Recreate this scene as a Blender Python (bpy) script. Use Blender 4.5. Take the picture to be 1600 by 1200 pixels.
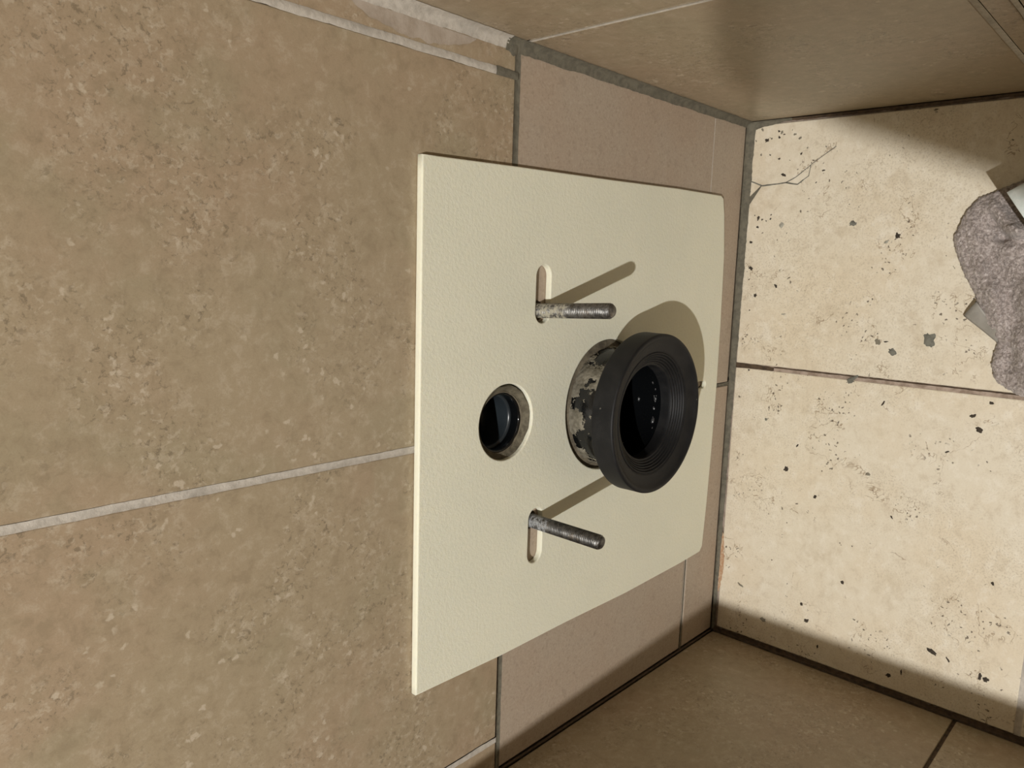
import bpy, bmesh, math, random
from mathutils import Vector, Matrix, noise

for o in list(bpy.data.objects):
    bpy.data.objects.remove(o)
SC = bpy.context.scene
COL = SC.collection

# ------------------------------------------------------------------ camera, world, light, exposure
# Back wall: plane y = 0, x to the right, z up, metres.  The photograph is turned a quarter: world up is picture left.
CAM = Vector((0.1240, -0.4163, 0.8418))
RV = (0.1535, -0.8280, -0.0333)                 # small rotation about the camera's base orientation
F_PX = 1197.83
ang = Vector(RV).length
RX = Matrix.Rotation(ang, 3, Vector(RV))
R0 = Matrix(((0, 0, -1), (-1, 0, 0), (0, 1, 0)))
RC = RX @ R0                                    # rows: picture right, picture down, forward
cam_d = bpy.data.cameras.new('camera')
cam = bpy.data.objects.new('camera', cam_d)
COL.objects.link(cam)
cam_d.sensor_fit = 'HORIZONTAL'
cam_d.sensor_width = 36.0
cam_d.lens = F_PX / 1600 * 36.0
cam_d.clip_start = 0.01
M = Matrix((RC[0], -RC[1], -RC[2])).transposed().to_4x4()
M.translation = CAM
cam.matrix_world = M
SC.camera = cam

LAMP = Vector((-0.36, -1.0, 2.05))
world = bpy.data.worlds.new('world')
world.use_nodes = True
world.node_tree.nodes['Background'].inputs[0].default_value = (0.9, 0.85, 0.78, 1)
world.node_tree.nodes['Background'].inputs[1].default_value = 0.02
SC.world = world
ld = bpy.data.lights.new('lamp_light', 'SPOT')
ld.energy = 150.0
ld.color = (1.0, 0.985, 0.96)
ld.spot_size = math.radians(80)
ld.spot_blend = 1.0
ld.shadow_soft_size = 0.009
lo = bpy.data.objects.new('lamp_light', ld)
lo.location = LAMP
lo.rotation_euler = (Vector((-0.10, -0.26, 0.05)) - LAMP).to_track_quat('-Z', 'Y').to_euler()
COL.objects.link(lo)
lg = bpy.data.lights.new('fill_light', 'POINT')        # weak fill added at the lamp's position to lift the ambient light
lg.energy = 13.0
lg.color = (1.0, 0.93, 0.82)
lg.shadow_soft_size = 0.02
lgo = bpy.data.objects.new('fill_light', lg)
lgo.location = LAMP
COL.objects.link(lgo)
SC.view_settings.view_transform = 'Standard'
SC.view_settings.look = 'None'
SC.view_settings.gamma = 1.0
SC.view_settings.exposure = -0.10
SC.view_settings.use_curve_mapping = False

# ------------------------------------------------------------------ helpers
def ray(u, v):
    d = RC.transposed() @ Vector(((u - 800) / F_PX, (v - 600) / F_PX, 1.0))
    return d
def floor_pt(u, v, z=0.0):
    d = ray(u, v); return CAM + d * ((z - CAM.z) / d.z)
def wall_pt(u, v, y=0.0):
    d = ray(u, v); return CAM + d * ((y - CAM.y) / d.y)

def link(name, me, mat=None, parent=None, smooth=False):
    o = bpy.data.objects.new(name, me)
    COL.objects.link(o)
    if mat is not None and not me.materials:
        me.materials.append(mat)
    if parent is not None:
        o.parent = parent
    if smooth:
        for p in me.polygons: p.use_smooth = True
    return o
def obj_bm(name, bm, mat=None, parent=None, smooth=False):
    me = bpy.data.meshes.new(name)
    bmesh.ops.recalc_face_normals(bm, faces=bm.faces)
    bm.to_mesh(me); bm.free()
    return link(name, me, mat, parent, smooth)
def obj_pd(name, v, f, mat=None, parent=None, smooth=False):
    me = bpy.data.meshes.new(name)
    me.from_pydata([tuple(p) for p in v], [], f)
    me.validate(); me.update()
    return link(name, me, mat, parent, smooth)
def tag(o, label=None, cat=None, group=None, kind=None):
    if label: o['label'] = label
    if cat: o['category'] = cat
    if group: o['group'] = group
    if kind: o['kind'] = kind
    return o
def empty(name, loc):
    o = bpy.data.objects.new(name, None)
    o.location = loc; o.empty_display_size = 0.02
    COL.objects.link(o)
    return o
def box_bm(x0, x1, y0, y1, z0, z1, bev=0.0, seg=1):
    bm = bmesh.new()
    bmesh.ops.create_cube(bm, size=1.0)
    for v in bm.verts:
        v.co = Vector(((x0 + x1) / 2 + v.co.x * (x1 - x0), (y0 + y1) / 2 + v.co.y * (y1 - y0), (z0 + z1) / 2 + v.co.z * (z1 - z0)))
    if bev > 0:
        bmesh.ops.bevel(bm, geom=bm.edges[:], offset=bev, segments=seg, affect='EDGES', profile=0.5)
    return bm
def cyl_bm(x, z, r, y0, y1, n=64):
    bm = bmesh.new()
    a = [bm.verts.new((x + r * math.cos(2 * math.pi * i / n), y0, z + r * math.sin(2 * math.pi * i / n))) for i in range(n)]
    b = [bm.verts.new((v.co.x, y1, v.co.z)) for v in a]
    bm.faces.new(a); bm.faces.new(b[::-1])
    for i in range(n):
        bm.faces.new((a[i], b[i], b[(i + 1) % n], a[(i + 1) % n]))
    return bm
def cut(o, cutters):
    """bake round holes into a mesh, then drop the cutting shapes"""
    tmp = []
    for c in cutters:
        me = bpy.data.meshes.new('hole')
        bmesh.ops.recalc_face_normals(c, faces=c.faces)
        c.to_mesh(me); c.free()
        t = bpy.data.objects.new('hole', me); COL.objects.link(t); tmp.append(t)
        m = o.modifiers.new('hole', 'BOOLEAN'); m.operation = 'DIFFERENCE'; m.object = t; m.solver = 'EXACT'
    bpy.context.view_layer.update()
    dg = bpy.context.evaluated_depsgraph_get()
    me = bpy.data.meshes.new_from_object(o.evaluated_get(dg))
    o.modifiers.clear(); o.data = me
    for t in tmp:
        bpy.data.objects.remove(t)
def lathe(prof, n=96, wob=0.0, seed=0.0):
    """profile of (radius, y) about the y axis through the origin; open polyline"""
    v, f = [], []
    for (r, y) in prof:
        for i in range(n):
            a = 2 * math.pi * i / n
            rr = r + (wob * noise.noise(Vector((math.cos(a) * 3 + seed, math.sin(a) * 3, y * 160))) if wob else 0)
            v.append((rr * math.cos(a), y, rr * math.sin(a)))
    for k in range(len(prof) - 1):
        for i in range(n):
            j = (i + 1) % n
            f.append((k * n + i, k * n + j, (k + 1) * n + j, (k + 1) * n + i))
    return v, f

# ------------------------------------------------------------------ materials
class NT:
    def __init__(self, name, rough=0.5, spec=0.5):
        self.m = bpy.data.materials.new(name); self.m.use_nodes = True
        self.t = self.m.node_tree; self.b = self.t.nodes['Principled BSDF']
        self.b.inputs['Roughness'].default_value = rough
        self.b.inputs['Specular IOR Level'].default_value = spec
    def n(self, typ, **kw):
        nd = self.t.nodes.new(typ)
        for k, v in kw.items(): setattr(nd, k, v)
        return nd
    def l(self, a, b): self.t.links.new(a, b)
    def setv(self, sock, v):
        if hasattr(v, 'node'): self.l(v, sock)
        else: sock.default_value = v
    def coords(self, per_object=True, stretch=(1, 1, 1)):
        g = self.n('ShaderNodeNewGeometry')
        vec = g.outputs['Position']
        if per_object:
            oi = self.n('ShaderNodeObjectInfo')
            k = self.n('ShaderNodeMath', operation='MULTIPLY'); self.l(oi.outputs['Random'], k.inputs[0]); k.inputs[1].default_value = 37.0
            ad = self.n('ShaderNodeVectorMath', operation='ADD'); self.l(vec, ad.inputs[0]); self.l(k.outputs[0], ad.inputs[1])
            vec = ad.outputs[0]
        if stretch != (1, 1, 1):
            mp = self.n('ShaderNodeVectorMath', operation='MULTIPLY'); self.l(vec, mp.inputs[0]); mp.inputs[1].default_value = stretch
            vec = mp.outputs[0]
        return vec
    def noise(self, vec, scale, detail=4, rough=0.55, dist=0.0, out='Fac'):
        nd = self.n('ShaderNodeTexNoise')
        self.l(vec, nd.inputs['Vector'])
        nd.inputs['Scale'].default_value = scale; nd.inputs['Detail'].default_value = detail
        nd.inputs['Roughness'].default_value = rough; nd.inputs['Distortion'].default_value = dist
        return nd.outputs[out]
    def voro(self, vec, scale, rnd=1.0, out='Distance'):
        nd = self.n('ShaderNodeTexVoronoi'); self.l(vec, nd.inputs['Vector'])
        nd.inputs['Scale'].default_value = scale; nd.inputs['Randomness'].default_value = rnd
        return nd.outputs[out]
    def warp(self, vec, scale, amt):
        nz = self.noise(vec, scale, 3, 0.6, out='Color')
        s = self.n('ShaderNodeVectorMath', operation='SUBTRACT'); self.l(nz, s.inputs[0]); s.inputs[1].default_value = (.5, .5, .5)
        k = self.n('ShaderNodeVectorMath', operation='SCALE'); self.l(s.outputs[0], k.inputs[0]); k.inputs['Scale'].default_value = amt
        ad = self.n('ShaderNodeVectorMath', operation='ADD'); self.l(vec, ad.inputs[0]); self.l(k.outputs[0], ad.inputs[1])
        return ad.outputs[0]
    def step(self, v, a, b):
        nd = self.n('ShaderNodeMapRange'); nd.interpolation_type = 'SMOOTHSTEP'
        self.l(v, nd.inputs['Value']); nd.inputs['From Min'].default_value = a; nd.inputs['From Max'].default_value = b
        return nd.outputs['Result']
    def mul(self, a, b):
        nd = self.n('ShaderNodeMath', operation='MULTIPLY'); self.setv(nd.inputs[0], a); self.setv(nd.inputs[1], b); return nd.outputs[0]
    def add(self, a, b):
        nd = self.n('ShaderNodeMath', operation='ADD'); self.setv(nd.inputs[0], a); self.setv(nd.inputs[1], b); return nd.outputs[0]
    def mix(self, fac, a, b):
        nd = self.n('ShaderNodeMix', data_type='RGBA')
        self.setv(nd.inputs[0], fac)
        for s, v in ((nd.inputs[6], a), (nd.inputs[7], b)):
            if hasattr(v, 'node'): self.l(v, s)
            else: s.default_value = (*v, 1)
        return nd.outputs[2]
    def bump(self, h, dist, strength=1.0):
        nd = self.n('ShaderNodeBump'); nd.inputs['Strength'].default_value = strength; nd.inputs['Distance'].default_value = dist
        self.l(h, nd.inputs['Height']); self.l(nd.outputs[0], self.b.inputs['Normal'])
    def color(self, c):
        if hasattr(c, 'node'): self.l(c, self.b.inputs['Base Color'])
        else: self.b.inputs['Base Color'].default_value = (*c, 1)

def wall_stone(name, base, warm, green, light, dark, rough=0.37):
    s = NT(name, rough, 0.5)
    v = s.coords(); w = s.warp(v, 30, 0.02)
    c = s.mix(s.step(s.noise(v, 7, 4, .55), .36, .62), warm, base)
    c = s.mix(s.mul(s.step(s.noise(w, 13, 5, .6), .50, .68), .6), c, green)
    mid = s.noise(s.warp(v, 60, .014), 95, 7, .72)
    c = s.mix(s.mul(s.step(mid, .50, .66), .50), c, dark)
    c = s.mix(s.mul(s.step(mid, .49, .34), .34), c, light)
    # crumbly clusters: fine dark specks, short dark curls and pale flecks
    gate = s.step(s.noise(v, 15, 4, .6), .42, .60)
    w2 = s.warp(v, 130, .012)
    sp = s.step(s.noise(w2, 260, 5, .68), .54, .63)
    c = s.mix(s.mul(s.mul(sp, gate), .66), c, tuple(x * .62 for x in dark))
    lp = s.step(s.noise(s.warp(v, 150, .010), 210, 4, .62), .45, .36)
    c = s.mix(s.mul(s.mul(lp, gate), .48), c, light)
    fl = s.step(s.voro(s.warp(v, 110, .013), 95), .24, .13)
    gate2 = s.step(s.noise(v, 30, 3, .6), .50, .60)
    c = s.mix(s.mul(s.mul(fl, gate2), .80), c, light)
    fl3 = s.step(s.voro(s.warp(v, 60, .028), 34), .13, .07)
    gate3 = s.step(s.noise(v, 11, 2, .5), .52, .60)
    c = s.mix(s.mul(s.mul(fl3, gate3), .75), c, light)
    g = s.noise(v, 1100, 3, .6)
    c = s.mix(s.mul(s.step(g, .44, .70), .26), c, dark)
    s.color(c)
    s.bump(s.add(s.mul(mid, .5), s.mul(s.noise(v, 500, 3, .5), .35)), .0004, .35)
    return s.m

def pink_tile(name):
    s = NT(name, .5, .4)
    v = s.coords(); st = s.warp(v, 60, .01)
    base, dk, lt = (.410, .335, .258), (.265, .208, .155), (.500, .425, .340)
    c = s.mix(s.step(s.noise(v, 9, 4, .6), .35, .65), base, (.405, .315, .235))
    g = s.noise(st, 420, 5, .7)
    c = s.mix(s.mul(s.step(g, .52, .68), .60), c, dk)
    c = s.mix(s.mul(s.step(g, .46, .34), .50), c, lt)
    g2 = s.noise(s.warp(v, 120, .008), 110, 4, .6)
    c = s.mix(s.mul(s.step(g2, .56, .68), .28), c, dk)
    s.color(c); s.bump(g, .0003, .35)
    return s.m

def floor_stone(name):
    s = NT(name, .48, .4)
    v = s.coords(); w = s.warp(v, 25, .03); w2 = s.warp(v, 110, .012)
    c = s.mix(s.step(s.noise(v, 9, 5, .6), .38, .66), (.72, .650, .515), (.70, .610, .460))
    c = s.mix(s.mul(s.step(s.noise(w, 22, 6, .65), .54, .70), .55), c, (.565, .475, .340))
    c = s.mix(s.mul(s.step(s.noise(w, 40, 5, .65), .56, .68), .55), c, (.78, .72, .60))
    md = s.noise(s.warp(v, 70, .015), 85, 7, .72)
    c = s.mix(s.mul(s.step(md, .50, .68), .50), c, (.56, .47, .34))
    c = s.mix(s.mul(s.step(md, .48, .34), .50), c, (.80, .74, .62))
    gr = s.noise(v, 560, 5, .72)
    gg = s.step(s.noise(v, 12, 4, .6), .36, .62)
    c = s.mix(s.mul(s.step(gr, .52, .68), .22), c, (.46, .37, .26))
    c = s.mix(s.mul(s.mul(s.step(gr, .50, .62), gg), .40), c, (.39, .32, .225))
    # thin brown seams where a distorted ridge crosses its middle value
    nz = s.noise(w, 16, 5, .62, .4)
    d = s.n('ShaderNodeMath', operation='SUBTRACT'); s.l(nz, d.inputs[0]); d.inputs[1].default_value = .5
    ab = s.n('ShaderNodeMath', operation='ABSOLUTE'); s.l(d.outputs[0], ab.inputs[0])
    seam = s.mul(s.step(ab.outputs[0], .007, .001), s.step(s.noise(v, 21, 2, .5), .50, .60))
    c = s.mix(s.mul(seam, .68), c, (.27, .18, .10))
    # pits: small dark open pores in loose clusters
    pit = s.mul(s.step(s.voro(w2, 190), .24, .16), s.step(s.noise(v, 21, 3, .6), .565, .62))
    pit2 = s.mul(s.step(s.voro(s.warp(v, 170, .012), 80), .085, .06), s.step(s.noise(v, 8, 2, .5), .47, .56))
    pits = s.add(pit, pit2)
    c = s.mix(s.mul(pits, .85), c, (.090, .066, .044))
    s.color(c)
    h = s.add(s.mul(gr, .3), s.mul(pits, -1.0))
    s.bump(h, .0006, .5)
    return s.m

def grout(name, col, var, rough=.85, sc=160):
    s = NT(name, rough, .25)
    v = s.coords(False)
    n1 = s.noise(v, sc, 6, .65); n2 = s.noise(v, 28, 4, .6)
    c = s.mix(s.step(n1, .38, .66), col, var)
    c = s.mix(s.mul(s.step(n2, .5, .7), .5), c, tuple(x * .62 for x in col))
    s.color(c); s.bump(n1, .0012, .6)
    return s.m

M_WALL = wall_stone('beige_stone_tile', (.365, .292, .192), (.372, .280, .186), (.330, .278, .180), (.535, .455, .345), (.262, .202, .128))
M_PINK = pink_tile('pinkish_brown_tile')
M_FLOOR = floor_stone('cream_travertine_tile')
M_GL = grout('light_grey_grout', (.53, .485, .42), (.42, .38, .325))
M_GD = grout('dark_green_grey_grout', (.165, .150, .112), (.115, .105, .080))
M_GB = grout('brown_gap_grout', (.10, .068, .042), (.055, .038, .026))
M_GP = grout('pinkish_floor_grout', (.43, .34, .275), (.26, .195, .145), sc=90)
M_GS = grout('smeared_pale_grout', (.44, .372, .305), (.36, .295, .23), sc=60)
M_MORTAR = grout('grey_brown_mortar', (.215, .195, .15), (.11, .098, .072), sc=120)
M_MORTAR_F = grout('brown_grey_mortar', (.150, .132, .092), (.080, .068, .046), sc=170)
M_MORTAR_D = grout('damp_brown_mortar', (.165, .140, .098), (.085, .07, .05), sc=110)
M_SPOT = grout('dark_grey_mortar', (.20, .195, .16), (.12, .115, .095), sc=200)
M_SPOTL = grout('pale_grey_mortar', (.42, .40, .33), (.30, .285, .235), sc=200)
M_CRACK = grout('grey_crack_filler', (.25, .225, .17), (.20, .18, .135), sc=200)
M_DIRT = grout('black_grit', (.045, .036, .028), (.07, .055, .04), sc=300)
M_BACKING = grout('wall_backing_plaster', (.16, .125, .085), (.10, .08, .055))

def foam_mat():
    s = NT('cream_foam', .75, .25)
    v = s.coords(False)
    g = s.noise(v, 330, 4, .6); g2 = s.noise(v, 14, 3, .5)
    c = s.mix(s.step(g2, .35, .65), (.780, .762, .615), (.755, .742, .600))
    c = s.mix(s.mul(s.step(g, .48, .68), .12), c, (.60, .57, .46))
    s.color(c)
    s.b.inputs['Subsurface Weight'].default_value = .35
    s.b.inputs['Subsurface Radius'].default_value = (.004, .0035, .0025)
    s.b.inputs['Subsurface Scale'].default_value = .5
    s.bump(s.add(s.mul(g, .8), s.mul(s.noise(v, 900, 2, .5), .3)), .0007, .6)
    return s.m
M_FOAM = foam_mat()

def rubber_mat():
    s = NT('matt_black_rubber', .55, .27)
    v = s.coords(False)
    n1 = s.noise(v, 60, 5, .65); n2 = s.noise(v, 500, 3, .6)
    c = s.mix(s.step(n1, .4, .7), (.0085, .0085, .0090), (.0150, .0146, .0146))
    dust = s.mul(s.step(s.voro(s.warp(v, 90, .01), 120), .10, .06), s.step(s.noise(v, 40, 2, .5), .58, .66))
    c = s.mix(s.mul(dust, .6), c, (.30, .28, .23))
    s.color(c)
    s.l(s.add(.46, s.mul(n1, .2)), s.b.inputs['Roughness'])
    s.bump(n2, .0003, .35)
    return s.m
M_RUBBER = rubber_mat()
def pipe_mat():
    s = NT('glossy_black_plastic', .14, .55)
    v = s.coords(False)
    n1 = s.noise(v, 80, 4, .6)
    s.color((.0035, .004, .0045))
    s.l(s.add(.05, s.mul(n1, .12)), s.b.inputs['Roughness'])
    s.bump(n1, .0008, .35)
    return s.m
M_PIPE = pipe_mat()
def wet_mat():
    s = NT('wet_black_plastic', .2, .5)
    v = s.coords(False); n1 = s.noise(v, 180, 4, .6)
    s.color((.012, .012, .013)); s.bump(n1, .0010, .6); return s.m
M_WET = wet_mat()
M_DROP = NT('wet_grey_film', .22, 1.0)
M_DROP.color((.05, .05, .05))
M_DROP = M_DROP.m
M_CAP = NT('dark_blue_grey_plastic', .30, .5)
M_CAP.color(M_CAP.mix(M_CAP.noise(M_CAP.coords(False), 90, 4, .6), (.014, .018, .022), (.022, .028, .032)))
M_CAP = M_CAP.m

def steel_mat(name, plaster, y_end, amount, tone=1.0):
    s = NT(name, .36, .5)
    v = s.coords(False)
    n1 = s.noise(v, 220, 5, .65); n2 = s.noise(v, 90, 4, .6)
    c = s.mix(s.step(n1, .36, .66), tuple(q * tone for q in (.30, .295, .285)), tuple(q * tone for q in (.11, .108, .105)))
    c = s.mix(s.mul(s.step(n2, .54, .66), .5), c, (.16, .13, .10))
    sx = s.n('ShaderNodeSeparateXYZ'); s.l(v, sx.inputs[0])
    yy = s.add(sx.outputs['Y'], s.mul(s.noise(v, 130, 4, .65), .030))
    mk = s.mul(s.mul(s.step(yy, y_end + .012, y_end + .019), s.step(s.noise(v, 300, 5, .7), .40, .56)), amount)
    c = s.mix(mk, c, plaster)
    s.color(c)
    inv = s.n('ShaderNodeMath', operation='SUBTRACT'); inv.inputs[0].default_value = 1.0; s.l(mk, inv.inputs[1])
    s.l(s.mul(inv.outputs[0], .92), s.b.inputs['Metallic'])
    s.l(s.add(.43, s.mul(mk, .4)), s.b.inputs['Roughness'])
    s.bump(n1, .0005, .4)
    return s.m
M_STEEL_A = steel_mat('zinc_steel_with_cream_plaster', (.40, .37, .28), -.036, .8)
M_STEEL_B = steel_mat('dark_zinc_steel_with_grey_plaster', (.33, .34, .345), -.024, .8, .62)

def towel_mat():
    s = NT('grey_terry_cloth', .8, .35)
    v = s.coords(False); w = s.warp(v, 260, .004)
    g = s.noise(w, 430, 4, .6); g2 = s.noise(v, 40, 3, .5)
    c = s.mix(s.step(g2, .35, .65), (.46, .395, .365), (.40, .34, .315))
    c = s.mix(s.mul(s.step(g, .54, .40), .75), c, (.20, .165, .145))
    c = s.mix(s.mul(s.step(g, .56, .66), .75), c, (.70, .64, .61))
    s.color(c)
    s.b.inputs['Sheen Weight'].default_value = .3
    s.bump(g, .0020, .9)
    return s.m
M_TOWEL = towel_mat()
def plain(name, col, rough=.6, var=None, sc=120, bd=.0005, spec=.4):
    s = NT(name, rough, spec); v = s.coords(False); n1 = s.noise(v, sc, 5, .6)
    s.color(s.mix(s.step(n1, .35, .65), col, var or tuple(x * .85 for x in col)))
    s.bump(n1, bd, .4); return s.m
M_LABEL = plain('grey_satin_label', (.33, .31, .275), .5)
M_PAPER = plain('greenish_white_paper', (.74, .78, .74), .7, (.66, .72, .68), 220, .0012)
M_PAINT = plain('cream_wall_paint', (.72, .66, .56), .8)
M_WOOD = plain('white_laminate', (.74, .72, .68), .5)
M_METAL = plain('white_lamp_metal', (.75, .74, .72), .4)
M_BULB = NT('frosted_glass', .3, .5).m

# ------------------------------------------------------------------ the setting
XR, XL = 0.2952, -0.3131
XB, XS, XSL = -0.0078, 0.2693, -0.2812
ZJ, ZP, ZR = 0.3894, 0.0776, 0.3832
XF, YF = 0.0200, -0.3234
CEIL, YBACK, XFAR, HL = 2.40, -1.75, -1.25, 0.92
T = 0.009
FL = (0.0, 0.3960)      # flush pipe centre (x, z)
DR = (0.0, 0.2570)      # drain pipe centre

def structure(name, bm, mat):
    return tag(obj_bm(name, bm, mat), kind='structure')

floor = structure('floor', box_bm(XFAR, XR, YBACK, 0.0, -.08, -.0035), M_GP)
wall_back = structure('wall_back', box_bm(XFAR, XR + .12, T, .16, -.08, CEIL), M_BACKING)
cut(wall_back, [cyl_bm(*FL, .0255, -.05, .3), cyl_bm(*DR, .0555, -.05, .3)])
wall_right = structure('wall_right', box_bm(XR + T, XR + .12, YBACK, T, -.08, CEIL), M_BACKING)
wall_left = structure('wall_left', box_bm(XL - .11, XL - T, YBACK + .45, T, -.08, HL), M_BACKING)
ceiling = structure('ceiling', box_bm(XFAR - .1, XR + .12, YBACK - .1, .16, CEIL, CEIL + .1), M_PAINT)
wall_front = structure('wall_front', box_bm(XFAR - .1, XR + .12, YBACK - .1, YBACK, -.08, CEIL), M_PAINT)
wall_far_left = structure('wall_far_left', box_bm(XFAR - .1, XFAR, YBACK, .16, -.08, CEIL), M_PAINT)

random.seed(5)
def tile_back(x0, x1, z0, z1, mat, g=.0022, holes=(), dy=0.0):
    o = obj_bm('tile', box_bm(x0 + g, x1 - g, dy, T, z0 + g, z1 - g, .0010, 2), mat, wall_back)
    if holes: cut(o, [cyl_bm(cx, cz, r, -.05, .05) for cx, cz, r in holes])
    return o
def tile_right(y0, y1, z0, z1, g=.002, dx=0.0):
    return obj_bm('tile', box_bm(XR + dx, XR + T, y0 + g, y1 - g, z0 + g, z1 - g, .0010, 2), M_WALL, wall_right)
def tile_left(y0, y1, z0, z1, g=.0018):
    return obj_bm('tile', box_bm(XL - T, XL, y0 + g, y1 - g, z0 + g, z1 - g, .0010, 2), M_WALL, wall_left)
def tile_floor(x0, x1, y0, y1, dz=0.0, g=.0026):
    return obj_bm('tile', box_bm(x0 + g, x1 - g, y0 + g, y1 - g, -.012, dz, .0012, 2), M_FLOOR, floor)

HF = (*FL, .0335); HD = (*DR, .0640)
BB = [(sx * .09, .3575, .0085) for sx in (1, -1)]
for z0, z1 in ((ZJ, 1.0), (1.0, 1.61), (1.61, 2.22), (2.22, 2.40)):
    first = z0 == ZJ
    for i, (a, b) in enumerate(((XS, XR - .0022), (XB, XS), (XSL, XB), (XL + .001, XSL))):
        tile_back(a, b, z0, z1, M_WALL, holes=([HF] if first and i in (1, 2) else ()), dy=(0, 0, .0004, 0)[i])
    for k in range(3 if z0 >= 1.0 else 0):
        tile_back(XL - .30 * (k + 1), XL - .30 * k, z0, z1, M_WALL)
tile_back(-.0028, XR - .004, ZP - .0018, ZJ, M_PINK, holes=[HF, HD, BB[0]])
tile_back(XL + .001, -.0028, ZP + .0012, ZJ, M_PINK, holes=[HF, HD, BB[1]])
tile_back(-.0028, XR - .003, .0045, ZP + .0020, M_PINK)
tile_back(XL + .001, -.0028, .0030, ZP - .0002, M_PINK)
for z0, z1 in ((.002, ZR), (ZR, .99), (.99, 1.6), (1.6, 2.2), (2.2, 2.4)):
    for y0, y1 in ((-.2825, -.002), (-.3015, -.2825), (-.60, -.3015), (-.90, -.60), (-1.2, -.90), (-1.5, -1.2), (YBACK, -1.5)):
        tile_right(y0, y1, z0, z1)
for z0, z1 in ((.003, ZR), (ZR, HL)):
    for y0, y1 in ((-.2715, -.001), (-.57, -.2715), (-.87, -.57), (-1.17, -.87), (YBACK + .45, -1.17)):
        tile_left(y0, y1, z0, z1)
obj_bm('coping_tile', box_bm(XL - .112, XL, YBACK + .45, .0, HL, HL + .008, .001, 2), M_WALL, wall_left)
for x0, x1 in ((XF, XR - .0015), (XL + .003, XF)):
    tile_floor(x0, x1, YF, -.003, dz=0.0)
    for k in range(4):
        tile_floor(x0, x1, YF - .33 * (k + 1), YF - .33 * k)
for i in range(3):
    for k in range(5):
        tile_floor(XL - .11 - .3 * (i + 1), XL - .11 - .3 * i, YF - .33 * k, YF + .32 - .33 * k)

# --- grout lines: ribbons with ragged edges, each joint a piece of its own
def ribbon(name, path, side, normal, width, mat, parent, lift=.0, sag=.0006, jit=.0006, step=.003, seed=0.0, off=0.0):
    """path of points; side: unit direction across; normal: out of the surface; width number or function of t"""
    pts = []
    tot = sum((path[i + 1] - path[i]).length for i in range(len(path) - 1)); acc = 0
    for i in range(len(path) - 1):
        a, b = path[i], path[i + 1]; L = (b - a).length; n = max(2, int(L / step))
        for k in range(n + (1 if i == len(path) - 2 else 0)):
            pts.append((a.lerp(b, k / n), (acc + L * k / n) / tot))
        acc += L
    v, f = [], []
    for p, t in pts:
        w = width(t) if callable(width) else width
        s = (p.x + p.y * 1.3 + p.z * .7)
        ja = jit * (noise.noise(Vector((s * 60, seed, 0))) + .6 * noise.noise(Vector((s * 260, seed, 3))))
        jb = jit * (noise.noise(Vector((s * 60, seed, 9))) + .6 * noise.noise(Vector((s * 260, seed, 14))))
        q = p + side * off
        v += [q - side * (w / 2 + ja) + normal * lift, q - side * w * .22 + normal * (lift - sag * .7), q + side * w * .22 + normal * (lift - sag * .7),
              q + side * (w / 2 + jb) + normal * lift]
    for i in range(len(pts) - 1):
        for c in range(3):
            k = i * 4 + c
            f.append((k, k + 1, k + 5, k + 4))
    return obj_pd(name, v, f, mat, parent, True)
def fillet(name, path, d1, d2, w1, w2, mat, parent, jit=.0008, step=.003, seed=0.0, belly=.25):
    """corner grout between two faces meeting on path; d1, d2 unit directions away from the corner on each face"""
    a, b = path; L = (b - a).length; n = max(2, int(L / step)); v, f = [], []
    lift = .0003
    for k in range(n + 1):
        t = k / n; p = a.lerp(b, t); s = p.x + p.y * 1.3 + p.z * .7
        u1 = (w1(t) if callable(w1) else w1) + jit * (noise.noise(Vector((s * 50, seed, 0))) + .7 * noise.noise(Vector((s * 230, seed, 5))))
        u2 = (w2(t) if callable(w2) else w2) + jit * (noise.noise(Vector((s * 50, seed, 11))) + .7 * noise.noise(Vector((s * 230, seed, 17))))
        u1, u2 = max(u1, .0006), max(u2, .0006)
        e1 = p + d1 * u1 + d2 * lift; e2 = p + d2 * u2 + d1 * lift
        m1 = p + d1 * u1 * (.5 - .3 * belly) + d2 * u2 * .22; m2 = p + d1 * u1 * .22 + d2 * u2 * (.5 - .3 * belly)
        v += [e1, m1, m2, e2]
    for i in range(n):
        for c in range(3):
            k = i * 4 + c; f.append((k, k + 1, k + 5, k + 4))
    return obj_pd(name, v, f, mat, parent, True)
V = Vector
X, Y, Z = V((1, 0, 0)), V((0, 1, 0)), V((0, 0, 1))
nY = -Y
# back wall joints
ribbon('grout_line', [V((XB, 0, FL[1] + .034)), V((XB, 0, 1.3))], X, nY, .0050, M_GL, wall_back, lift=.0001, jit=.0004, seed=1)
ribbon('grout_line', [V((XS, 0, ZJ + .010)), V((XS, 0, 1.3))], X, nY, .0056, M_GL, wall_back, lift=.0003, sag=-.0008, jit=.0007, seed=2)
ribbon('grout_line', [V((XSL, 0, ZJ + .002)), V((XSL, 0, 1.0))], X, nY, .0050, M_GL, wall_back, lift=.0003, jit=.0005, seed=3)
ribbon('grout_line', [V((XL, 0, ZJ)), V((-.034, 0, ZJ))], Z, nY, .0048, M_GD, wall_back, lift=.0003, jit=.0005, seed=4)
ribbon('grout_line', [V((.034, 0, ZJ)), V((XR - .001, 0, ZJ))], Z, nY, lambda t: .0054 + .0010 * t, M_GD, wall_back, lift=.0003, jit=.0005, seed=14)
ribbon('grout_line', [V((-.0028, 0, ZP)), V((XR - .004, 0, ZP))], Z, nY, .0010, M_GL, wall_back, lift=.0001, sag=.0, jit=.0001, seed=5)
ribbon('grout_line', [V((XL, 0, ZP + .0002)), V((-.0028, 0, ZP + .0002))], Z, nY, .0030, M_GD, wall_back, lift=-.0004, jit=.0003, seed=6)
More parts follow.
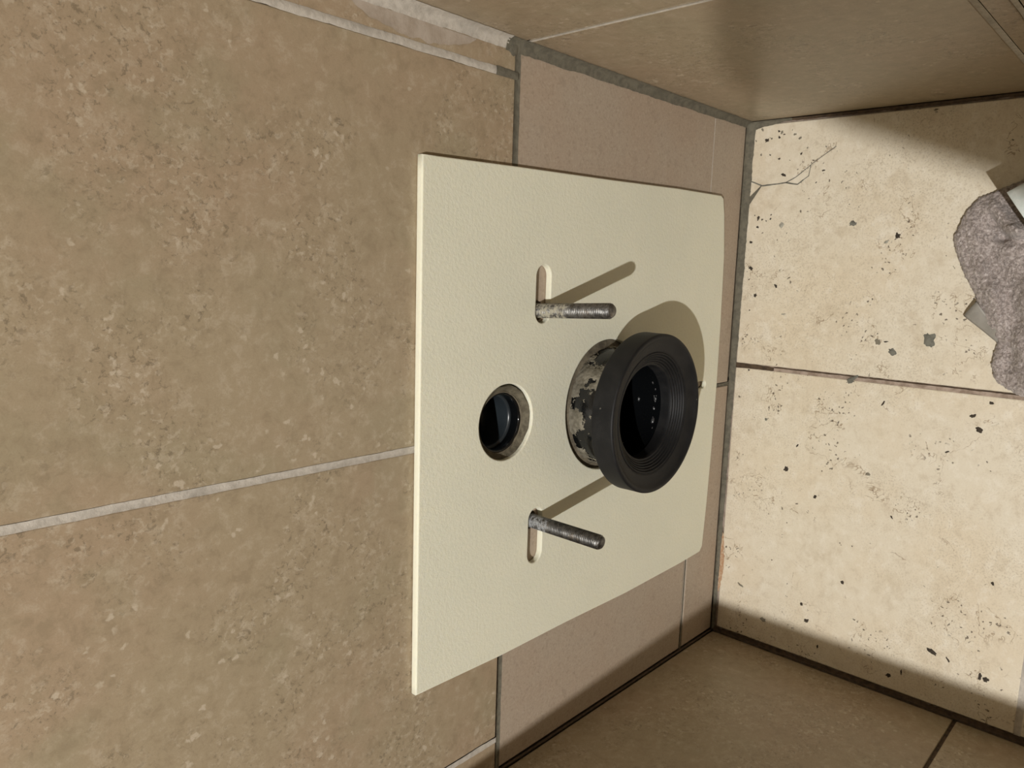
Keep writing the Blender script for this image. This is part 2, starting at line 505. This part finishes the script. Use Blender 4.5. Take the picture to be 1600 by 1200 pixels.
ribbon('grout_line', [V((-.0028, 0, .004)), V((-.0028, 0, ZP + .002))], X, nY, lambda t: .0034 + .004 * max(0, .25 - t), M_GD, wall_back, lift=.0002, jit=.0006, seed=7)
# short grey end of the upper right joint and its smears
ribbon('grout_line', [V((XS, 0, ZJ)), V((XS, 0, ZJ + .024))], X, nY, .0062, M_GD, wall_back, lift=.0006, sag=-.0008, jit=.0009, seed=8)
# right corner, pale above and dark below
fillet('corner_grout', (V((XR, 0, ZJ + .012)), V((XR, 0, 1.3))), -X, -Y, lambda t: .0085 + .004 * t, .0066, M_GL, wall_back, jit=.0012, seed=9)
fillet('corner_grout', (V((XR, 0, .0)), V((XR, 0, ZJ + .014))), -X, -Y, lambda t: .0065 + .0030 * t, .0062, M_GD, wall_back, jit=.0010, seed=10)
fillet('corner_grout', (V((XL, 0, .0)), V((XL, 0, 1.0))), X, -Y, .0018, .0018, M_GB, wall_back, jit=.0005, seed=11)
fillet('floor_grout', (V((XL, 0, 0)), V((XR, 0, 0))), Z, -Y, lambda t: .0030 + .0030 * t, lambda t: .0030 + .0055 * t, M_GD, wall_back, jit=.0013, seed=12)
# smear of pale grout beside the upper right corner, ragged on its left
def smear(name, fn, mat, parent, n=60, m=10, lift=.0004):
    v, f = [], []
    for i in range(n + 1):
        for j in range(m + 1):
            p = fn(i / n, j / m); v.append((p.x, p.y, p.z))
    for i in range(n):
        for j in range(m):
            k = i * (m + 1) + j; f.append((k, k + 1, k + m + 2, k + m + 1))
    return obj_pd(name, v, f, mat, parent, True)
def sm1(s, t):
    z = ZJ + .045 + s * .115
    wd = .0125 * (math.sin(math.pi * min(1, s * 1.05)) ** .6) + .0022 * noise.noise(V((s * 14, 0, 1))) + .001 * noise.noise(V((s * 60, 0, 2)))
    return V((XR - .009 - max(wd, .0004) * t, -.0003, z))
smear('grout_smear', sm1, M_GS, wall_back)
# grey blob where the corner, the joint and the right wall meet
def blob(name, c, nrm, up, r, asp, h, mat, parent, seed, n=20, m=4, rag=.35):
    sd = nrm.cross(up).normalized(); v, f = [c + nrm * h], []
    for k in range(1, m + 1):
        q = k / m
        for i in range(n):
            a = 2 * math.pi * i / n
            rr = r * q * (1 + rag * noise.noise(V((math.cos(a) * 1.7 + seed, math.sin(a) * 1.7, seed * 2))) + .4 * rag * noise.noise(V((math.cos(a) * 5, math.sin(a) * 5 + seed, 1))))
            hh = h * (1 - q ** 2.4) + (.00025 if k < m else .0001)
            v.append(c + sd * rr * math.cos(a) + up * rr * asp * math.sin(a) + nrm * hh)
    for i in range(n): f.append((0, 1 + i, 1 + (i + 1) % n))
    for k in range(m - 1):
        for i in range(n):
            a, b = 1 + k * n + i, 1 + k * n + (i + 1) % n
            f.append((a, a + n, b + n, b))
    return obj_pd(name, v, f, mat, parent, True)
blob('mortar_spot', V((XR - .0055, 0, ZJ + .005)), nY, Z, .0062, 1.0, .0012, M_GD, wall_back, 3.1)
# right wall joints
nX = -X
ribbon('grout_line', [V((XR, -.002, ZR)), V((XR, -1.0, ZR))], Z, nX, .0042, M_GL, wall_right, lift=.0002, jit=.0003, seed=20)
ribbon('grout_line', [V((XR, -.2825, 0)), V((XR, -.2825, 1.0))], Y, nX, .0044, M_GL, wall_right, lift=.0001, jit=.0002, seed=21)
ribbon('grout_line', [V((XR, -.3015, 0)), V((XR, -.3015, 1.0))], Y, nX, .0036, M_GL, wall_right, lift=.0001, jit=.0002, seed=22)
# left wall: dark open joints
ribbon('grout_line', [V((XL, -.2715, 0)), V((XL, -.2715, HL))], Y, X, .0034, M_GB, wall_left, lift=-.0016, jit=.0002, seed=23)
# floor joints
ribbon('grout_line', [V((XF, -.004, 0)), V((XF, -1.2, 0))], X, Z, .0056, M_GP, floor, lift=-.0003, jit=.0007, seed=24)
ribbon('grout_line', [V((XF, -.003, 0)), V((XF - .0004, -.052, 0))], X, Z, lambda t: .0062 - .0022 * t, M_GB, floor, lift=.0001, jit=.0008, seed=25)
ribbon('grout_line', [V((XF + .0016, -.052, 0)), V((XF + .0018, -.29, 0))], X, Z, .0013, M_GB, floor, lift=.0001, jit=.0007, seed=45)
ribbon('grout_line', [V((XL, YF, 0)), V((XR, YF, 0))], Y, Z, .0058, M_GL, floor, lift=-.0003, jit=.0005, seed=26)
fillet('floor_grout', (V((XR, -.022, 0)), V((XR, -1.2, 0))), -X, Z, .0032, .0016, M_GB, floor, jit=.0009, seed=27)
fillet('floor_grout', (V((XR, 0, 0)), V((XR, -.05, 0))), -X, Z, lambda t: .010 - .008 * t, .003, M_GD, floor, jit=.0012, seed=28)
fillet('floor_grout', (V((XL, 0, 0)), V((XL, -1.2, 0))), X, Z, .0052, .0016, M_GB, floor, jit=.0018, seed=29)
# reddish old adhesive crumbs at the foot of the wall, left
M_RUST = grout('reddish_old_adhesive', (.45, .25, .14), (.55, .42, .28), sc=300)
fillet('adhesive_residue', (V((-.262, -.0035, 0)), V((-.185, -.0035, 0))), Z * .2, -Y, .001, lambda t: .0055 * math.sin(math.pi * t) ** .5, M_RUST, floor, jit=.0030, seed=31)

# marks on the floor that are there to be scraped off: mortar spots, cracks and grit
SPOTS = [(1332, 349, 5.5, M_SPOT), (1452, 531, 9, M_SPOT), (1330, 594, 10, M_SPOT), (1394, 550, 5.5, M_SPOT), (1221, 352, 5, M_SPOTL), (1384, 534, 3.2, M_DIRT),
         (1403, 368, 4, M_DIRT), (1385, 378, 3.5, M_SPOTL), (1224, 273, 4.2, M_DIRT), (1371, 534, 4.5, M_CRACK), (1224, 491, 3.5, M_SPOTL), (1212, 447, 3, M_DIRT),
         (1228, 733, 4.4, M_DIRT), (1157, 914, 5.5, M_CRACK), (1273, 776, 3, M_DIRT), (1356, 741, 3.5, M_CRACK), (1393, 808, 2.8, M_DIRT), (1316, 910, 2.8, M_DIRT),
         (1456, 1018, 7, M_DIRT), (1531, 1057, 4.5, M_DIRT), (1540, 1062, 4, M_DIRT), (1481, 1031, 4, M_DIRT), (1260, 970, 4, M_DIRT), (1192, 968, 4.5, M_CRACK),
         (1408, 1050, 4, M_DIRT), (1388, 1055, 3.5, M_DIRT), (1551, 912, 3, M_DIRT), (1246, 696, 3, M_DIRT), (1197, 655, 2.4, M_SPOT), (1277, 1010, 3, M_DIRT),
         (1520, 650, 4, M_DIRT), (1530, 672, 4.5, M_DIRT), (1380, 630, 4.4, M_DIRT), (1549, 630, 2.8, M_DIRT), (1252, 944, 3, M_DIRT), (1480, 706, 3.2, M_DIRT)]
for i, (u, v_, r, m) in enumerate(SPOTS):
    p = floor_pt(u, v_)
    blob('mortar_spot', V((p.x, p.y, .0)), Z, V((math.cos(i * 1.9), math.sin(i * 1.9), 0)), r / 1420, .62 + .3 * math.sin(i * 2.3), .0007, m, floor, i * 1.37, n=26, m=3, rag=.55)
random.seed(11)
for i in range(46):
    cx, cy, sx, sy = ((1178, 205, 14, 16), (1200, 215, 26, 10), (1192, 338, 9, 14), (1245, 215, 30, 14), (1250, 262, 26, 22), (1172, 420, 6, 60))[i % 6]
    p = floor_pt(random.gauss(cx, sx), random.gauss(cy, sy))
    if p.x > XR - .006 or p.y > -.004: continue
    a_ = random.uniform(0, 6.28)
    blob('grit_speck', V((p.x, p.y, .0)), Z, V((math.cos(a_), math.sin(a_), 0)), random.uniform(.0006, .0017), random.uniform(.35, 1.6), .0004, M_DIRT if i % 3 else M_CRACK, floor, i * 1.9 + .3, n=12, m=2, rag=.9)
CR = [[(.2319, -.0031), (.2245, -.0212), (.2257, -.037), (.2266, -.0483), (.224, -.0618), (.2285, -.0679)],
      [(.2266, -.0483), (.2319, -.0591), (.2447, -.0758), (.2615, -.1001)], [(.2285, -.0679), (.2325, -.0734), (.2438, -.0749)],
      [(.222, -.0002), (.2186, -.0082)]]
for k, c in enumerate(CR):
    for (a, b) in zip(c[:-1], c[1:]):
        A, B = V((*a, 0)), V((*b, 0)); sd = (B - A).cross(Z).normalized()
        ribbon('crack', [A, B], sd, Z, (.0014, .0008, .0008, .0012)[k], M_SPOT, floor, lift=.00035, sag=0, jit=.0004, seed=40 + k)
A, B = V((.2247, -.0205, 0)), V((.2000, .0, 0))
ribbon('crack', [A, B], (B - A).cross(Z).normalized(), Z, lambda t: .0010 + .0078 * t, M_GD, floor, lift=.0004, sag=0, jit=.0004, seed=50)

# ------------------------------------------------------------------ foam pad
PAD_T = .0060
def padpoly():
    side_l = [(-.1975, .4884), (-.2000, .3955), (-.1994, .3063), (-.2005, .2099), (-.1980, .1000)]
    bot = [(-.1958, .0580), (-.1900, .0528), (-.1400, .0490), (-.0737, .0462), (.0009, .0447), (.0700, .0455), (.1448, .0484), (.1900, .0548), (.2060, .0592), (.2088, .0645)]
    side_r = [(.2078, .1545), (.2045, .2692), (.2018, .3933), (.1991, .4886)]
    return side_l + bot + side_r
def circle_pts(c, r, n=64): return [(c[0] + r * math.cos(2 * math.pi * i / n), c[1] + r * math.sin(2 * math.pi * i / n)) for i in range(n)]
def slot_pts(x0, x1, z, r, n=16):
    p = [(x1 + r * math.cos(-math.pi / 2 + math.pi * i / n), z + r * math.sin(-math.pi / 2 + math.pi * i / n)) for i in range(n + 1)]
    return p + [(x0 + r * math.cos(math.pi / 2 + math.pi * i / n), z + r * math.sin(math.pi / 2 + math.pi * i / n)) for i in range(n + 1)]
def smooth_poly(p, keep=(), it=2):
    for _ in range(it):
        q = []
        for i in range(len(p)):
            a, b = p[i], p[(i + 1) % len(p)]
            q += [(a[0] * .75 + b[0] * .25, a[1] * .75 + b[1] * .25), (a[0] * .25 + b[0] * .75, a[1] * .25 + b[1] * .75)]
        p = q
    return p
def sub_edges(p, d):
    out = []
    for i in range(len(p)):
        a, b = V(p[i]), V(p[(i + 1) % len(p)]); n = max(1, int((b - a).length / d))
        out += [tuple(a.lerp(b, k / n)) for k in range(n)]
    return out
cu = bpy.data.curves.new('pad_outline', 'CURVE'); cu.dimensions = '2D'; cu.fill_mode = 'BOTH'
BV = .0011
cu.extrude = PAD_T / 2 - BV; cu.bevel_depth = BV; cu.bevel_resolution = 3; cu.offset = -BV
pp = padpoly(); pp = sub_edges(pp, .012)
flush_hole = circle_pts((.0015, .3965), .0312)
for loop in (pp, flush_hole, circle_pts((.001, .2590), .0612, 80), slot_pts(.0890, .1185, .3564, .0090), slot_pts(-.1188, -.0880, .3560, .0090), [(b_ - .0815 + .0030, a_ + .0850) for a_, b_ in slot_pts(-.0100, .0110, .0815, .0040, 6)][::-1]):
    sp = cu.splines.new('POLY'); sp.points.add(len(loop) - 1); sp.use_cyclic_u = True
    for k, (a, b) in enumerate(loop): sp.points[k].co = (a, b, 0, 1)
tmp = bpy.data.objects.new('pad_outline', cu); COL.objects.link(tmp)
bpy.context.view_layer.update()
me = bpy.data.meshes.new_from_object(tmp.evaluated_get(bpy.context.evaluated_depsgraph_get()))
bpy.data.objects.remove(tmp)
me.name = 'insulation_pad'
for v in me.vertices:
    x, z, d = v.co.x, v.co.y, v.co.z
    v.co = V((x, -PAD_T / 2 - d - .0002, z))
me.flip_normals()
me.materials.clear()
pad = link('insulation_pad', me, M_FOAM)
tag(pad, 'cream foam sound insulation pad with holes, lying flat on the tiled wall around the pipes', 'insulation pad')

# ------------------------------------------------------------------ bolts
def bolt(x, z, tip, tilt_x, mat, slot, label):
    R, P, n, spp = .0063, .00175, 36, 4
    y0, y1 = .020, tip
    steps = int((y0 - y1) / P * spp); v, f = [], []
    for k in range(steps + 1):
        y = y0 + (y1 - y0) * k / steps
        for i in range(n):
            a = 2 * math.pi * i / n
            ph = ((y / P) + i / n) % 1.0
            r = R - .00095 * (1 - abs(2 * ph - 1)) * (1.0 if y < .0 else .3)
            end = (y - y1)
            if end < .0022: r -= (.0022 - end) * .55
            c = tilt_x * (-y)
            v.append((r * math.cos(a) + c, y, r * math.sin(a)))
    for k in range(steps):
        for i in range(n):
            j = (i + 1) % n; f.append((k * n + i, k * n + j, (k + 1) * n + j, (k + 1) * n + i))
    last = steps * n
    v.append((tilt_x * (-y1), y1 - .0003, 0)); c = len(v) - 1
    for i in range(n): f.append((last + i, last + (i + 1) % n, c))
    me = bpy.data.meshes.new('threaded_bolt'); me.from_pydata(v, [], f); me.update()
    o = link('threaded_bolt', me, mat)
    o.location = (x, 0, z)
    if slot:
        cx = tilt_x * (-y1)
        cut(o, [box_bm(cx - .02, cx + .02, y1 - .01, y1 + .0012, -.0010 , .0010)] if slot == 1 else [box_bm(cx - .0075, cx - .0038, y1 - .01, y1 + .0016, -.0016, .0004)])
        if not o.data.materials: o.data.materials.append(mat)
    for p in o.data.polygons: p.use_smooth = True
    tag(o, label, 'bolt', 'mounting bolts in the pad slots')
    return o
bolt(.0900, .3575, -.0765, .055, M_STEEL_A, 0, 'grey threaded steel bolt, cream plaster near its base, upper one in the picture')
bolt(-.0905, .3572, -.0768, .0, M_STEEL_B, 2, 'dark threaded steel bolt, pale grey base, notched tip, lower one in the picture')

# ------------------------------------------------------------------ drain pipe with mortar, and the rubber seal on it
drain = empty('drain_pipe', (DR[0], 0, DR[1]))
tag(drain, 'wide black drain pipe smeared with mortar where it leaves the wall', 'pipe')
prof = [(.0540, .06), (.0540, -.0470), (.0532, -.0480), (.0450, -.0480), (.0440, -.0472), (.0436, -.040), (.0432, .045), (.0425, .060), (.0405, .085), (.0360, .115), (.028, .135), (.012, .148), (.0005, .150)]
v, f = lathe(prof, 128)
obj_pd('pipe', v, f, M_PIPE, drain, True)
def mortar_sheet():
    n, m = 640, 110; v, f = [], []; keep = {}
    for k in range(m + 1):
        y = .004 - .050 * k / m
        for i in range(n):
            a = 2 * math.pi * i / n
            p = V((math.cos(a) * .054 * 55, y * 60, math.sin(a) * .054 * 55))
            p2 = p * .62; nz = 1.25 * noise.fractal(p2, .62, 2.15, 6)
            side = abs(math.cos(a))                       # thicker on both flanks, bare black along the top
            bias = -.20 + .48 * max(0, (y + .020) / .020) + .22 * side - .25 * max(0, -(y + .034) / .010)
            hgt = nz + bias
            keep[(k, i)] = hgt
            r = .0542 + .0011 * max(0, min(1, hgt * 2)) + .0003 * noise.noise(p * 6)
            v.append((r * math.cos(a), y, r * math.sin(a)))
    for k in range(m):
        for i in range(n):
            j = (i + 1) % n
            if min(keep[(k, i)], keep[(k, j)], keep[(k + 1, i)], keep[(k + 1, j)]) > .0:
                f.append((k * n + i, k * n + j, (k + 1) * n + j, (k + 1) * n + i))
    return v, f
v, f = mortar_sheet()
o = obj_pd('mortar_residue', v, f, M_MORTAR, drain, True)
o['label'] = 'flaky grey mortar stuck on the black pipe'
v, f = lathe([(.0543, -.0040), (.0575, -.0020), (.0605, -.0010), (.0640, .0006), (.0645, .004)], 120, .0011, 2.0)
obj_pd('mortar_bed', v, f, M_MORTAR_D, drain, True)

SEALX = 0.0
seal = empty('rubber_seal', (DR[0], -.040, .2585))
tag(seal, 'thick black rubber sleeve seal with a ribbed opening, pushed over the drain pipe end', 'seal')
def arc(cx, cy, r, a0, a1, n=5): return [(cx + r * math.cos(math.radians(a0 + (a1 - a0) * i / n)), cy + r * math.sin(math.radians(a0 + (a1 - a0) * i / n))) for i in range(n + 1)]
# (radius, y) in scene y, shifted to the empty
prof = [(.0546, -.0405)] + [(.0640, -.0402)] + arc(.0700, -.0420, .0016, 90, 0, 4) + [(.0714, -.0480), (.0714, -.0570)] + arc(.0696, -.0606, .0018, 0, -90, 6)
prof += [(.0684, -.0625), (.0672, -.0619), (.0660, -.0608), (.0635, -.0594), (.0600, -.0580), (.0570, -.0571), (.0556, -.0568), (.0552, -.0558)]
r0, y0 = .0548, -.0560
for k in range(5):
    prof += [(r0, y0), (r0 - .0004, y0 - .0007), (r0 - .0013, y0 - .0008), (r0 - .0018, y0 - .0001), (r0 - .0019, y0 + .0010)]
    r0 -= .0021; y0 += .0013
prof += [(.0440, -.0497), (.0430, -.0500), (.0425, -.0495), (.0424, -.0460), (.0424, -.0380)]
prof = [(r, y + .040) for r, y in prof]
v, f = lathe(prof, 144)
obj_pd('sleeve', v, f, M_RUBBER, seal, True)
def drops():  # wet beads added and flattened to give glints inside the bore
    bm = bmesh.new(); rnd = random.Random(4)
    for k in range(17):
        a = math.radians(-88 + rnd.gauss(0, 19)); d = rnd.choice((-.032, -.031, -.030, -.012)) + rnd.gauss(0, .0006)
        q = rnd.uniform(.0004, .0010) * (1.8 if k % 7 == 0 else 1)
        mt = Matrix.Translation((.0431 * math.cos(a), d, .0431 * math.sin(a))) @ Matrix.Rotation(-(a + math.pi / 2), 4, 'Y') @ Matrix.Diagonal((1.9, 1.0, .7, 1))
        bmesh.ops.create_uvsphere(bm, u_segments=10, v_segments=7, radius=q, matrix=mt)
    return bm
o = obj_bm('wet_glint_drops', drops(), M_DROP, drain, True); o['kind'] = 'stuff'

# ------------------------------------------------------------------ flush pipe in its hole
flush = empty('flush_pipe', (FL[0], 0, FL[1]))
tag(flush, 'small black flush pipe sunk in the wall inside the upper round hole of the pad', 'pipe')
v, f = lathe([(.0252, .10), (.0252, .0030), (.0246, .0020), (.0236, .0020), (.0228, .0028), (.0226, .011)], 96)
obj_pd('pipe', v, f, M_PIPE, flush, True)
v, f = lathe([(.0226, .0108), (.0212, .0112), (.0205, .0130), (.0200, .018), (.0190, .030), (.0150, .038), (.0080, .041), (.0004, .042)], 96)
obj_pd('inner_seal', v, f, M_CAP, flush, True)
v, f = lathe([(.0250, .0020), (.0256, .0008), (.0268, .0006), (.0280, -.0006), (.0290, -.0018), (.0300, -.0030), (.0306, -.0036), (.0307, -.0020), (.0330, .0010), (.0338, .0040)], 200, .0010, 7.0)
obj_pd('mortar_bed', v, f, M_MORTAR_F, flush, True)
v, f = lathe([(.0246, .0016), (.0250, .0006), (.0256, .0008), (.0260, .0022)], 96, .0004, 1.0)
obj_pd('pipe_lip', v, f, M_MORTAR_D, flush, True)

# ------------------------------------------------------------------ towel
def inside(p, poly):
    x, y = p; c = False; j = len(poly) - 1
    for i in range(len(poly)):
        xi, yi = poly[i]; xj, yj = poly[j]
        if (yi > y) != (yj > y) and x < (xj - xi) * (y - yi) / (yj - yi) + xi: c = not c
        j = i
    return c
def seg_d(p, a, b):
    ax, ay = a; bx, by = b; dx, dy = bx - ax, by - ay
    t = max(0, min(1, ((p[0] - ax) * dx + (p[1] - ay) * dy) / (dx * dx + dy * dy + 1e-12)))
    return math.hypot(p[0] - ax - t * dx, p[1] - ay - t * dy), t
TOW = [(.2080, -.2480), (.2038, -.2374), (.1923, -.228), (.1671, -.2197), (.155, -.2221), (.1326, -.2315), (.1129, -.2433), (.0909, -.2521), (.0701, -.2664), (.064, -.2655),
       (.0491, -.2634), (.0354, -.267), (.0299, -.2718), (.021, -.2883), (.0120, -.3200), (.0200, -.3800), (.0700, -.4250), (.1500, -.4350), (.2150, -.4000), (.2300, -.3300), (.2220, -.2800)]
def towel_mesh():
    st = .0012
    x0, x1, y0, y1 = .005, .237, -.44, -.212
    nx, ny = int((x1 - x0) / st), int((y1 - y0) / st)
    idx, v = {}, []
    P_ = lambda u, v_: tuple(floor_pt(u, v_, .02)[:2])
    folds = [(P_(1548, 322), P_(1590, 362), .008, .009), (P_(1590, 362), P_(1625, 368), .009, .009), (P_(1515, 345), P_(1530, 420), .009, .004), (P_(1530, 420), P_(1560, 500), .008, .005),
             (P_(1575, 400), P_(1620, 440), .012, .005),
             ((.060, -.290), (.120, -.295), .011, .009), ((.030, -.295), (.080, -.340), .014, .012), ((.120, -.265), (.090, -.330), .012, .007)]
    creases = [(P_(1546, 338), P_(1562, 370), .005, .004), (P_(1562, 370), P_(1610, 378), .0045, .0075), (P_(1552, 540), P_(1578, 552), .005, .006), (P_(1560, 440), P_(1585, 470), .009, .003), (P_(1565, 575), P_(1590, 560), .006, .004)]
    for i in range(nx + 1):
        for j in range(ny + 1):
            x, y = x0 + i * st, y0 + j * st
            ex = x + .0009 * noise.noise(V((x * 400, y * 400, 1))); ey = y + .0009 * noise.noise(V((x * 400, y * 400, 7)))
            if not inside((ex, ey), TOW): continue
            d = min(seg_d((ex, ey), TOW[k], TOW[(k + 1) % len(TOW)])[0] for k in range(len(TOW)))
            q = min(d / .010, 1.0)
            h = .0105 * math.sqrt(max(0, 1 - (1 - q) ** 2))
            inn = min(d / .020, 1)
            for a, b, w, H in folds:
                dd, _ = seg_d((x, y), a, b); h += 1.5 * inn * H * math.exp(-(dd / w) ** 2)
            for a, b, w, H in creases:
                dd, _ = seg_d((x, y), a, b); h -= 1.5 * inn * H * math.exp(-(dd / w) ** 2)
            h += inn * (.007 * noise.noise(V((x * 22, y * 22, 2))) + .004 * noise.noise(V((x * 60, y * 60, 8))))
            p = V((x * 300, y * 300, 0)); w = noise.noise(p * .35)
            h += (.35 + .65 * q) * .0027 * noise.noise(p + V((w * 2, 0, 4))) + .0009 * noise.noise(p * 2.1)
            if q < .12: h = min(h, .002)
            idx[(i, j)] = len(v); v.append((x, y, max(h, .0006)))
    f = []
    for i in range(nx):
        for j in range(ny):
            c = [(i, j), (i + 1, j), (i + 1, j + 1), (i, j + 1)]
            if all(k in idx for k in c): f.append([idx[k] for k in c])
    used = sorted({k for q in f for k in q}); rm = {k: n for n, k in enumerate(used)}
    return [v[k] for k in used], [[rm[k] for k in q] for q in f]
v, f = towel_mesh()
towel = obj_pd('towel', v, f, M_TOWEL, None, True)
tag(towel, 'crumpled grey terry cloth towel lying on the cream floor tiles', 'towel')
def label_mesh():
    q = [floor_pt(1506, 493, .004), floor_pt(1526, 471, .012), floor_pt(1562, 520, .009), floor_pt(1560, 536, .004)]
    n = 8; v, f = [], []
    for i in range(n + 1):
        for j in range(n + 1):
            s, t = i / n, j / n
            a = q[0].lerp(q[3], s); b = q[1].lerp(q[2], s); p = a.lerp(b, t)
            p = p + Z * (.0012 * math.sin(math.pi * t) * (1 - s) + .0006 * math.sin(9 * s))
            v.append(p)
    for i in range(n):
        for j in range(n):
            k = i * (n + 1) + j; f.append((k, k + 1, k + n + 2, k + n + 1))
    return v, f
v, f = label_mesh()
lab = obj_pd('care_label', v, f, M_LABEL, towel, True)
sl = lab.modifiers.new('thickness', 'SOLIDIFY'); sl.thickness = .0006
lab['label'] = 'smooth grey label sticking out of the towel edge'

# ------------------------------------------------------------------ white paper standing beside the towel
def paper_mesh():
    c0 = V((.1970, -.2785, .1030))
    e1 = floor_pt(1604, 347, .098) - c0           # picture-down edge
    e2 = floor_pt(1600, 284, .098) - c0
    e1 = e1.normalized() * .085; e2 = e2.normalized() * .16
    n = 24; v, f = [], []
    for i in range(n + 1):
        for j in range(n + 1):
            s, t = i / n, j / n
            p = c0 + e1 * s + e2 * min(t, 1) + Z * (-.060 * max(0, t - .12) ** 1.25 / (.88 ** 1.25))
            p += V((0, -.006, 0)) * math.sin(math.pi * t) + Z * .0025 * noise.noise(V((s * 3, t * 4, 5)))
            v.append(p)
    for i in range(n):
        for j in range(n):
            k = i * (n + 1) + j; f.append((k, k + 1, k + n + 2, k + n + 1))
    return v, f
v, f = paper_mesh()
paper = obj_pd('paper_sheet', v, f, M_PAPER, None, True)
so = paper.modifiers.new('thickness', 'SOLIDIFY'); so.thickness = .0007
tag(paper, 'greenish white paper sheet bent up over the grey towel at the picture edge', 'paper')

# ------------------------------------------------------------------ out of the frame: unseen board added to block light, ceiling lamp
def blocker_bm():  # added board, outline shaped so its shadow falls on right wall and floor
    out = [(XR, -.6210), (.02, -.6210)] + [(-.082 + .024 * -math.sin(a) - .0, -.645 + .024 * math.cos(a)) for a in [math.radians(k * 11) for k in range(0, 8)]] + [(-.119, -.664), (-.166, -.780), (-.20, -1.15), (XR, -1.15)]
    bm = bmesh.new()
    lo_ = [bm.verts.new((x, y, 1.275)) for x, y in out]; hi_ = [bm.verts.new((x, y, 1.300)) for x, y in out]
    bm.faces.new(lo_[::-1]); bm.faces.new(hi_)
    for i in range(len(out)):
        j = (i + 1) % len(out); bm.faces.new((lo_[i], lo_[j], hi_[j], hi_[i]))
    return bm
blocker = empty('shadow_blocker', (XR, -.88, 1.275))
tag(blocker, 'added unseen white board with a rounded corner on the right wall to cast shade', 'blocker')
o = obj_bm('board', blocker_bm(), M_WOOD); o.parent = blocker; o.matrix_parent_inverse = Matrix.Translation(blocker.location).inverted()
for yb in (-.75, -1.02):
    o = obj_bm('bracket', box_bm(XR - .20, XR, yb - .012, yb + .012, 1.262, 1.275, .002), M_METAL); o.parent = blocker; o.matrix_parent_inverse = Matrix.Translation(blocker.location).inverted()
    o = obj_bm('bracket', box_bm(XR - .012, XR, yb - .012, yb + .012, 1.10, 1.275, .002), M_METAL); o.parent = blocker; o.matrix_parent_inverse = Matrix.Translation(blocker.location).inverted()
lamp = empty('ceiling_lamp', (LAMP.x, LAMP.y, CEIL))
tag(lamp, 'small white pendant lamp hanging from the ceiling in front of the niche', 'lamp')
def zl(prof, n=40):
    v, f = lathe([(r, z) for r, z in prof], n)
    return [(a, c, b) for a, b, c in v], f
for nm, pr in (('canopy', [(.0, 0), (.045, 0), (.045, -.02), (.004, -.028)]), ('cord', [(.003, -.02), (.003, -.27)]), ('socket', [(.003, -.262), (.018, -.27), (.02, -.32), (.016, -.325), (.0, -.325)])):
    v, f = zl(pr); obj_pd(nm, v, f, M_METAL, lamp, True)
